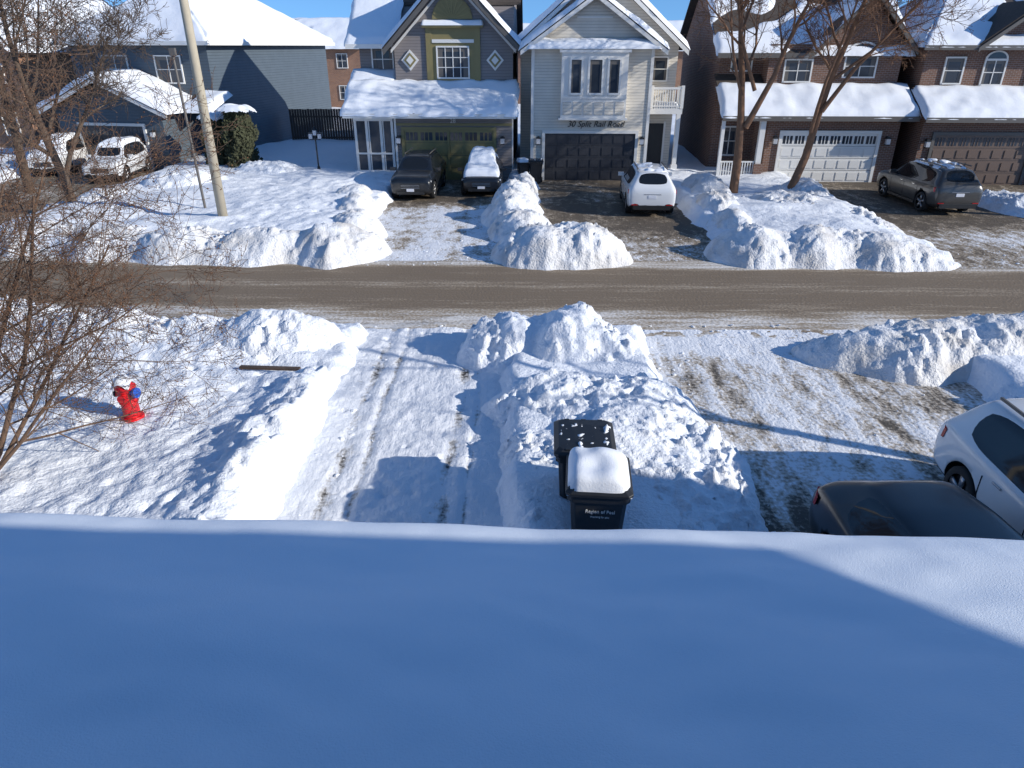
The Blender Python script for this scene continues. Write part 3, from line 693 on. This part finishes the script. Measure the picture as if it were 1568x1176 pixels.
tree('bare_tree',(-7.85,8.2,.1),[((0,0,0),(.30,.15,1),5.0,.05),((.1,.1,0),(.62,.35,1),4.6,.045),((-.2,.1,0),(-.1,.3,1),5.4,.06),((0,-.1,0),(.35,-.1,1),4.8,.045),((.1,0,.2),(1.1,.15,.62),3.2,.035),((.05,.1,.0),(.9,.6,1),4.2,.04),((-.1,.2,.0),(.2,.6,1),5.2,.045)],
     5,BARK,kids=(10,7,5,3),budmat=BUD,buds=2,trop=.02,minr=.0032,start=.22,ratio=(.36,.58))
tree('bare_tree',(9.4,30.0,.4),[((0,0,0),(.10,0,1),9,.19),((.12,0,2.6),(.5,.1,1),6.5,.13),((.3,0,4.0),(-.35,.1,1),5,.08)],12,BARKO,kids=(10,7,6,3),minr=.0075,start=.42,ratio=(.32,.52))
tree('bare_tree',(11.9,30.3,.4),[((0,0,0),(.22,0,1),9,.18),((.75,0,3.2),(.7,-.1,1),5.5,.10),((.45,0,2.4),(-.1,-.2,1),6,.08)],14,BARKO,kids=(10,7,6,3),minr=.0075,start=.4,ratio=(.32,.52))
tree('bare_tree',(22.8,26.5,.2),[((0,0,0),(-.1,0,1),8,.20),((0,0,1.5),(-.5,0,1),6,.1)],17,BARKD,kids=(13,8,6,4),minr=.0075,start=.3,ratio=(.35,.55))
tree('bare_tree',(-17.2,27.5,.3),[((0,0,0),(.05,0,1),7.5,.18),((0,0,1.2),(.5,0,1),5.5,.1)],19,BARKD,kids=(11,8,6,4),minr=.008,start=.25,ratio=(.38,.58))
tree('bare_tree',(-20.8,30.5,.3),[((0,0,0),(0,0,1),8.5,.2)],22,BARKD,kids=(13,8,6,5),minr=.009,start=.3,ratio=(.38,.58))
tree('bare_tree',(12.6,7.2,.0),[((0,0,0),(.02,0,1),7.5,.16)],25,BARKD,kids=(7,5,4),minr=.01,start=.45,ratio=(.35,.5))

def cedar(loc,w_,h,seed):
    rnd=random.Random(seed); E=empty('cedar_shrub',loc); vs=[];fs=[]
    for i in range(5200):
        t=rnd.random()**.8; a=rnd.uniform(0,2*math.pi); rr=w_*(1-.35*t**3)*(.7+.3*N(math.cos(a)*2,math.sin(a)*2,t*4))*rnd.uniform(.7,1.03)
        p=Vector((rr*math.cos(a),rr*math.sin(a),t*h)); s=rnd.uniform(.04,.09); u=Vector((rnd.gauss(0,1),rnd.gauss(0,1),rnd.gauss(0,1.5))).normalized(); v=u.orthogonal().normalized()
        b=len(vs); vs+= [p-v*s,p+v*s,p+u*s*2]; fs.append((b,b+1,b+2))
    mk('foliage',vs,fs,[CEDAR],E)
    b=MB(); b.cyl((0,0,0),(0,0,h*.8),.1,.05,6,BARKD); b.build('stem',E)
    vs=[];n=24
    for j in range(n+1):
        for i in range(n+1):
            x=(i/n*2-1);y=(j/n*2-1); d=math.hypot(x,y)
            vs.append((x*w_*.9,y*w_*.9,h-.1+.3*max(-.5,1-d**2.5)+.16*N(x*2.5,y*2.5,seed)))
    mk('snow_cap',vs,[(j*(n+1)+i,j*(n+1)+i+1,(j+1)*(n+1)+i+1,(j+1)*(n+1)+i) for j in range(n) for i in range(n) if math.hypot(i/n*2-1,j/n*2-1)<1.02],[SNOWROOF],E,smooth=True)
cedar((-13.9,37.2,.3),1.05,2.9,1); cedar((-15.3,37.6,.3),.8,2.5,2)

# ------------------------------------------------------------ street furniture
p=MB(); p.cyl((0,0,-.3),(0,0,11),.17,.12,20,CONC); p.box(-.02,.9,-.03,.03,9.6,9.68,RIM); p.box(.85,1.5,-.12,.12,9.58,9.7,RIM)
o=p.build('street_lamp',None,True); o.location=(-10.3,24.8,.1)
p=MB(); p.cyl((0,0,-.3),(-.12,0,5.6),.05,.045,10,GREYTRIM); p.box(-.2,0,-.07,.07,5.5,5.75,GREYTRIM)
o=p.build('sign_post'); o.location=(-11.7,26.7,.2)
p=MB(); p.cyl((0,0,0),(0,0,1.7),.04,.035,8,BLACKP); p.cyl((0,0,0),(0,0,.25),.1,.06,8,BLACKP)
p.box(-.25,.25,-.02,.02,1.5,1.54,BLACKP)
for x in (-.22,.22): p.box(x-.08,x+.08,-.08,.08,1.56,1.78,LIGHTW); p.box(x-.1,x+.1,-.1,.1,1.78,1.83,BLACKP)
p.box(-.08,.08,-.08,.08,1.72,1.95,LIGHTW); p.cyl((0,0,1.95),(0,0,2.12),.14,.02,8,BLACKP)
o=p.build('garden_lantern'); o.location=(-9.7,36.0,.35)
# hydrant
E=empty('fire_hydrant',(-6.42,10.3,.34))
p=MB(); p.cyl((0,0,-.2),(0,0,.60),.135,.13,24,RED); p.cyl((0,0,.0),(0,0,.05),.18,.18,24,RED); p.cyl((0,0,.30),(0,0,.33),.15,.15,24,RED)
p.cyl((0,0,.56),(0,0,.60),.165,.165,24,RED); p.build('barrel',E,False,.006)
p=MB(); p.cyl((0,0,.60),(0,0,.69),.145,.10,24,RED); p.cyl((0,0,.69),(0,0,.76),.035,.03,6,RED); p.build('bonnet',E)
p=MB(); p.cyl((0,-.1,.44),(0,-.17,.44),.06,.06,16,RED); p.cyl((0,-.17,.44),(0,-.20,.44),.07,.07,8,RED)
p.cyl((-.1,0,.46),(-.17,0,.46),.05,.05,14,RED); p.cyl((-.17,0,.46),(-.20,0,.46),.06,.06,8,BLACKP)
p.cyl((.1,-.03,.50),(.17,-.05,.50),.06,.06,14,BLUE); p.cyl((.17,-.05,.50),(.21,-.06,.50),.09,.09,12,BLUE); p.build('outlets',E)
vs=[];n=14
for j in range(n+1):
    for i in range(n+1):
        x=i/n*2-1;y=j/n*2-1;d=math.hypot(x,y); vs.append((x*.15-.02,y*.15,.68+.13*max(-.6,1-d*d)))
mk('snow_cap',vs,[(j*15+i,j*15+i+1,(j+1)*15+i+1,(j+1)*15+i) for j in range(14) for i in range(14)],[SNOWROOF],E,smooth=True)
p=MB(); p.box(-.6,.6,-.05,.05,0,.05,FENCE); o=p.build('wooden_plank'); o.location=(-4.75,12.35,.30); o.rotation_euler=(0,0,R(-4))

def bin_(loc,rz,s,snow,lidtext=False):
    E=empty('wheeled_garbage_bin',loc,rz); E.scale=(s,s,s)
    b=MB()
    def ring(w_,d_,z): 
        c=.05; return [(-w_+c,-d_,z),(w_-c,-d_,z),(w_,-d_+c,z),(w_,d_-c,z),(w_-c,d_,z),(-w_+c,d_,z),(-w_,d_-c,z),(-w_,-d_+c,z)]
    rings=[ring(.25,.27,.06),(ring(.27,.30,.35)),ring(.305,.35,.93),ring(.335,.38,.94),ring(.34,.385,1.02)]
    vs=sum(rings,[]); fs=[tuple(range(7,-1,-1)),tuple(range(32,40))]
    for r in range(4):
        for i in range(8): fs.append((r*8+i,r*8+(i+1)%8,(r+1)*8+(i+1)%8,(r+1)*8+i))
    b.add(vs,fs,BLACKP)
    for x in (-.18,-.06,.06,.18): b.box(x-.01,x+.01,-.33,-.27,.15,.5,BLACKP)
    b.build('body',E,False,.012)
    l=MB(); rr=[ring(.355,.41,1.03),ring(.36,.415,1.07),ring(.30,.35,1.12),ring(.12,.2,1.135)]
    vs=sum(rr,[]); fs=[tuple(range(7,-1,-1)),tuple(range(24,32))]
    for r in range(3):
        for i in range(8): fs.append((r*8+i,r*8+(i+1)%8,(r+1)*8+(i+1)%8,(r+1)*8+i))
    l.add(vs,fs,BLACKP); l.cyl((-.28,.45,1.03),(.28,.45,1.03),.02,.02,10,BLACKP); l.box(-.3,-.26,.36,.45,1.0,1.05,BLACKP); l.box(.26,.3,.36,.45,1.0,1.05,BLACKP)
    for x in (-.2,0,.2): l.box(x-.03,x+.03,-.37,.36,1.105,1.125,BLACKP)
    l.build('lid',E,False,.01)
    w_=MB()
    for x in (-.3,.3): w_.cyl((x-.03,.3,.13),(x+.03,.3,.13),.13,.13,18,TYRE)
    w_.build('wheels',E)
    n=30; vs=[]
    for j in range(n+1):
        for i in range(n+1):
            x=i/n*2-1;y=j/n*2-1; d=(abs(x)**5+abs(y)**5)**.2
            if snow: z=1.06+.21*max(-.1,(1-d**5))**.5+.05*N(x*1.3,y*1.5,3)-.03*x if d<1 else 1.04
            else: z=1.105+.07*(N(x*3.2,y*3.2,8))+.05*N(x*9,y*9,2)-.35*max(0,d-.8)
            vs.append((x*(.345 if snow else .34),y*(.395 if snow else .38),z))
    mk('lid_snow',vs,[(j*(n+1)+i,j*(n+1)+i+1,(j+1)*(n+1)+i+1,(j+1)*(n+1)+i) for j in range(n) for i in range(n)],[SNOWROOF],E,smooth=True)
    return E
E=bin_((1.07,7.2,.05),R(-5),1.12,True)
text('Region of Peel',0.02,-.345,.80,.055,WHITE,E,'bin_label'); text('Working for you',0.02,-.338,.735,.03,WHITE,E,'bin_label_small')
bin_((.98,8.12,.0),R(-3),1.15,False)
bin_((1.15,34.6,0),0,1.0,False); bin_((.55,34.9,.0),R(8),.9,True)

# ------------------------------------------------------------ vehicles
SUV=[(0,.76,.26,.44,.47,.58),(.010,.88,.18,.50,.545,.70),(.045,.95,.145,.54,.59,.76),(.14,.985,.13,.575,.625,.79),(.245,1,.13,.60,.65,.80),(.272,1,.13,.605,.67,.79),
(.39,1,.13,.615,.945,.67),(.42,1,.13,.617,.97,.66),(.50,1,.13,.62,1.0,.655),(.525,1,.13,.62,1.0,.655),(.69,1,.13,.635,.995,.65),(.715,1,.13,.637,.99,.65),(.87,.99,.14,.65,.965,.635),(.91,.985,.145,.655,.945,.63),
(.962,.96,.16,.66,.71,.76),(.985,.94,.18,.60,.66,.78),(1.0,.86,.24,.50,.53,.70)]
HATCH=[(0,.74,.26,.42,.45,.56),(.010,.86,.18,.48,.52,.68),(.05,.94,.145,.52,.57,.74),(.14,.98,.13,.57,.61,.78),(.235,1,.13,.60,.65,.79),(.26,1,.13,.61,.67,.78),
(.40,1,.13,.63,.95,.66),(.43,1,.13,.635,.975,.65),(.50,1,.13,.64,1.0,.64),(.52,1,.13,.64,1.0,.64),(.69,1,.13,.66,.985,.63),(.71,1,.13,.665,.98,.63),(.82,.985,.14,.69,.945,.60),(.85,.98,.145,.70,.93,.59),
(.945,.955,.16,.71,.76,.70),(.985,.93,.18,.62,.68,.74),(1.0,.84,.26,.50,.53,.66)]
def car(name,loc,head,L,W,Hh,paint,prof=SUV,snow_rng=None,snow_th=.12,rails=True,clad=BLACKP,patch=0):
    E=empty(name,loc,R(head)); hw=W/2
    rings=[]
    for (s,w_,zb,zbelt,zt,wt) in prof:
        x=L*(.5-s); w_*=hw; wt*=hw; zb*=Hh; zbelt*=Hh; zt*=Hh
        zm=zb+.55*(zbelt-zb)
        half=[(0,zb),(w_*.82,zb),(w_*.97,zb+.05*Hh),(w_,zm),(w_*.985,zbelt-.035*Hh),(w_*.93,zbelt),(wt,zbelt+(zt-zbelt)*.88),(wt*.86,zbelt+(zt-zbelt)*.985),(0,zt+.008*Hh)]
        ring=[(x,y,z) for y,z in half]+[(x,-y,z) for y,z in half[-2:0:-1]]
        rings.append(ring)
    n=16; vs=[v for r in rings for v in r]; fs=[];fm=[]
    for k in range(len(prof)-1):
        for i in range(n):
            a=min(i,(15-i))
            fs.append((k*n+i,(k+1)*n+i,(k+1)*n+(i+1)%n,k*n+(i+1)%n))
            m=0
            if a==5 and 5<=k<=11: m=1
            if a==7 and k in (5,13): m=1
            if a in (0,1): m=2
            fm.append(m)
    fs.append(tuple(range(n))); fm.append(0); fs.append(tuple((len(prof)-1)*n+i for i in range(n-1,-1,-1))); fm.append(0)
    body=mk('body_tmp',vs,fs,[paint,CARGLASS,clad],None,fm,True)
    bm=bmesh.new(); bm.from_mesh(body.data); bmesh.ops.recalc_face_normals(bm,faces=bm.faces)
    cl=bm.edges.layers.float.get('crease_edge') or bm.edges.layers.float.new('crease_edge')
    for e in bm.edges:
        ms={f.material_index for f in e.link_faces}
        if 1 in ms and len(ms)>1: e[cl]=.9
    bm.to_mesh(body.data); bm.free()
    md=body.modifiers.new('s','SUBSURF'); md.levels=2; md.render_levels=2
    wr=.215*Hh if prof is SUV else .225*Hh; axs=(L*(.5-.185),L*(.5-.80))
    cm=MB()
    for ax_ in axs: cm.cyl((ax_,-hw*1.2,wr+.01),(ax_,-hw*.62,wr+.01),wr*1.17,wr*1.17,32,BLACKP); cm.cyl((ax_,hw*.62,wr+.01),(ax_,hw*1.2,wr+.01),wr*1.17,wr*1.17,32,BLACKP)
    cut=cm.build('cut')
    bd=body.modifiers.new('b','BOOLEAN'); bd.object=cut; bd.operation='DIFFERENCE'; bd.solver='EXACT'
    try: bd.material_mode='TRANSFER'
    except: pass
    bpy.context.view_layer.update()
    dg=bpy.context.evaluated_depsgraph_get(); me=bpy.data.meshes.new_from_object(body.evaluated_get(dg))
    ob=bpy.data.objects.new('body',me); scene.collection.objects.link(ob); ob.parent=E
    bpy.data.objects.remove(body); bpy.data.objects.remove(cut)
    for ix,ax_ in enumerate(axs):
        for s in (-1,1):
            y=s*(hw-.13); b=MB()
            k=28
            prof_=[(wr*.70,.11),(wr*.93,.115),(wr,.085),(wr,-.085),(wr*.93,-.115),(wr*.5,-.115)]
            vv=[];ff=[]
            for q in range(k):
                t=2*math.pi*q/k
                for (rr,yy) in prof_: vv.append((ax_+rr*math.cos(t),y+s*yy,wr+rr*math.sin(t)))
            m_=len(prof_)
            for q in range(k):
                for r_ in range(m_-1): ff.append((q*m_+r_,((q+1)%k)*m_+r_,((q+1)%k)*m_+r_+1,q*m_+r_+1))
            b.add(vv,ff,TYRE)
            b.cyl((ax_,y+s*.04,wr),(ax_,y+s*.05,wr),wr*.71,wr*.71,k,BLACKP)
            for q in range(5):
                t=2*math.pi*q/5+.3; c,sn=math.cos(t),math.sin(t); w2=.035
                b.prism([(ax_+.05*c-w2*sn,y+s*.10,wr+.05*sn+w2*c),(ax_+.05*c+w2*sn,y+s*.10,wr+.05*sn-w2*c),(ax_+wr*.7*c+w2*1.4*sn,y+s*.10,wr+wr*.7*sn-w2*1.4*c),(ax_+wr*.7*c-w2*1.4*sn,y+s*.10,wr+wr*.7*sn+w2*1.4*c)],(0,-s*.045,0),RIM)
            b.cyl((ax_,y+s*.05,wr),(ax_,y+s*.11,wr),.06,.05,12,RIM)
            b.build('wheel_%d%s'%(ix+1,'l' if s>0 else 'r'),E,True)
    d=MB(); fr=L*.5; re=-L*.5
    d.box(fr-.10,fr+.005,-hw*.45,hw*.45,Hh*.30,Hh*.44,BLACKP)
    for z_ in (.33,.37,.41): d.box(fr,fr+.012,-hw*.42,hw*.42,Hh*z_-.008,Hh*z_+.008,CHROME)
    d.box(fr-.1,fr+.002,-hw*.62,hw*.62,Hh*.175,Hh*.25,BLACKP)
    d.box(fr+.006,fr+.02,-.16,.16,Hh*.25,Hh*.32,PLATE)
    for s in (-1,1):
        d.prism([(fr-.02,s*hw*.50,Hh*.40),(fr-.06,s*hw*.80,Hh*.42),(fr-.22,s*hw*.935,Hh*.47),(fr-.22,s*hw*.92,Hh*.51),(fr-.07,s*hw*.78,Hh*.49),(fr-.02,s*hw*.50,Hh*.45)],(-.10,0,0),LIGHTW)
        zt=.50 if prof is SUV else .52
        d.prism([(re+.02,s*hw*.60,Hh*(zt+.03)),(re+.05,s*hw*.86,Hh*zt),(re+.22,s*hw*.975,Hh*(zt+.01)),(re+.24,s*hw*.965,Hh*(zt+.10)),(re+.10,s*hw*.88,Hh*(zt+.12)),(re+.045,s*hw*.66,Hh*(zt+.09))],(.06,0,0),LIGHTR)
        d.box(re-.0,re+.06,s*hw*.7-.12,s*hw*.7+.12,Hh*.27,Hh*.29,LIGHTR)
        xm=L*(.5-.315); d.box(xm-.06,xm+.05,min(s*(hw*.93),s*(hw+.17)),max(s*(hw*.93),s*(hw+.17)),Hh*.63,Hh*.715,paint)
        for q in (.465,.655): xx=L*(.5-q); d.box(xx-.09,xx+.09,s*hw*.985-.02,s*hw*.985+.02,Hh*.535,Hh*.552,paint if paint is PB else CHROME)
        for q in (.30,.513,.72): xx=L*(.5-q); d.box(xx-.006,xx+.006,s*(hw*.99)-.012,s*(hw*.99)+.009,Hh*.25,Hh*.52,BLACKP)
        d.box(axs[1]+wr*1.2,axs[0]-wr*1.2,min(s*hw*.86,s*(hw*.985)),max(s*hw*.86,s*(hw*.985)),Hh*.135,Hh*.19,clad)
        if rails: d.box(L*(.5-.86),L*(.5-.45),s*hw*.585-.02,s*hw*.585+.02,Hh*1.0,Hh*1.022,GREYTRIM)
    d.box(re-.01,re+.1,-hw*.75,hw*.75,Hh*.17,Hh*.27,clad)
    d.box(re-.008,re+.02,-.16,.16,Hh*.42,Hh*.49,PLATE)
    d.box(re+.0,re+.03,-hw*.35,hw*.35,Hh*.505,Hh*.52,CHROME)
    d.build('trim',E,False,.012)
    if snow_rng:
        a,b_=snow_rng; nu=46;nv=26;vs=[]
        def itp(s):
            for k in range(len(prof)-1):
                if prof[k][0]<=s<=prof[k+1][0]:
                    t=(s-prof[k][0])/(prof[k+1][0]-prof[k][0]+1e-9); return [p*(1-t)+q*t for p,q in zip(prof[k],prof[k+1])]
            return prof[-1]
        for i in range(nu+1):
            u=i/nu; s=a+(b_-a)*u; q=itp(s); 
            for j in range(nv+1):
                v=j/nv*2-1; wd=hw*q[5]*(1.02 if q[4]-q[3]>.1 else 1.12)
                e=min(u*(b_-a)*L,(1-u)*(b_-a)*L,(1-abs(v))*wd)
                h=snow_th*math.sqrt(min(1,max(0,e/.15)))+.03*N(s*9,v*2,L+3)*(1+snow_th*6)-.05*(abs(v)**4)*Hh
                if patch: h-=patch*sm((N(s*11,v*2.4,L)+.12)*4)
                if e<=0: h=-.08
                vs.append((L*(.5-s),v*wd,Hh*q[4]+h))
        mk('snow_load',vs,[(i*(nv+1)+j,i*(nv+1)+j+1,(i+1)*(nv+1)+j+1,(i+1)*(nv+1)+j) for i in range(nu) for j in range(nv)],[SNOWROOF],E,smooth=True)
    return E
car('parked_suv',(-4.2,32.4,.02),-93,4.7,1.9,1.68,PB)
car('parked_car',(-1.35,33.0,.02),-90,4.1,1.85,1.5,PB,HATCH,(.06,.97),.30,False)
car('parked_suv',(5.55,29.3,.02),86,4.6,1.9,1.70,PW,SUV,(.40,.88),.05,patch=.06)
car('parked_suv',(17.3,29.7,.02),90,5.0,1.92,1.78,PG,SUV,(.40,.88),.05,patch=.12)
car('parked_suv',(-19.9,36.4,.02),-84,4.6,1.85,1.68,PW,SUV,(.36,.90),.14,False)
car('parked_suv',(-23.9,38.3,.02),-82,4.5,1.84,1.66,PW,SUV,(.03,.90),.16,False)
car('parked_suv',(7.12,6.65,.02),-92,4.65,1.88,1.68,PW,SUV,None)
car('parked_car',(4.72,5.25,.02),-89,4.4,1.82,1.5,PB,HATCH,None,.03,False)

# ------------------------------------------------------------ light, sky, camera
a=R(19); el=R(23)
S=Vector((math.cos(el)*math.cos(a),-math.cos(el)*math.sin(a),math.sin(el)))
sl=bpy.data.lights.new('sun','SUN'); sl.energy=5.0; sl.angle=R(.5); sl.color=(1,.945,.85)
so=bpy.data.objects.new('sun',sl); scene.collection.objects.link(so); so.rotation_euler=S.to_track_quat('Z','Y').to_euler(); so.location=(20,-10,20)
wd=bpy.data.worlds.new('World'); scene.world=wd; wd.use_nodes=True; nt=wd.node_tree
sk=nt.nodes.new('ShaderNodeTexSky'); sk.sky_type='NISHITA'; sk.sun_disc=False; sk.sun_elevation=el; sk.sun_rotation=R(109)
sk.air_density=1.0; sk.dust_density=.0; sk.ozone_density=2.5; sk.altitude=1200
tc=nt.nodes.new('ShaderNodeTexCoord'); va=nt.nodes.new('ShaderNodeVectorMath'); va.operation='ADD'; va.inputs[1].default_value=(0,0,.16)
nt.links.new(tc.outputs['Generated'],va.inputs[0]); vn=nt.nodes.new('ShaderNodeVectorMath'); vn.operation='NORMALIZE'; nt.links.new(va.outputs[0],vn.inputs[0]); nt.links.new(vn.outputs[0],sk.inputs['Vector'])
hs=nt.nodes.new('ShaderNodeMix'); hs.data_type='RGBA'; hs.blend_type='MULTIPLY'; hs.inputs[0].default_value=1; hs.inputs[7].default_value=(.78,1.10,1.34,1)
nt.links.new(sk.outputs[0],hs.inputs[6])
bg=nt.nodes['Background']; bg.inputs['Strength'].default_value=.14; nt.links.new(hs.outputs[2],bg.inputs['Color'])
cam=bpy.data.cameras.new('camera'); co=bpy.data.objects.new('camera',cam); scene.collection.objects.link(co); scene.camera=co
co.location=(0,0,6); co.rotation_euler=(R(64),0,0); cam.sensor_width=36; cam.lens=24.34; cam.clip_end=3000; cam.clip_start=.05
scene.view_settings.view_transform='Standard'; scene.view_settings.look='None'; scene.view_settings.exposure=0
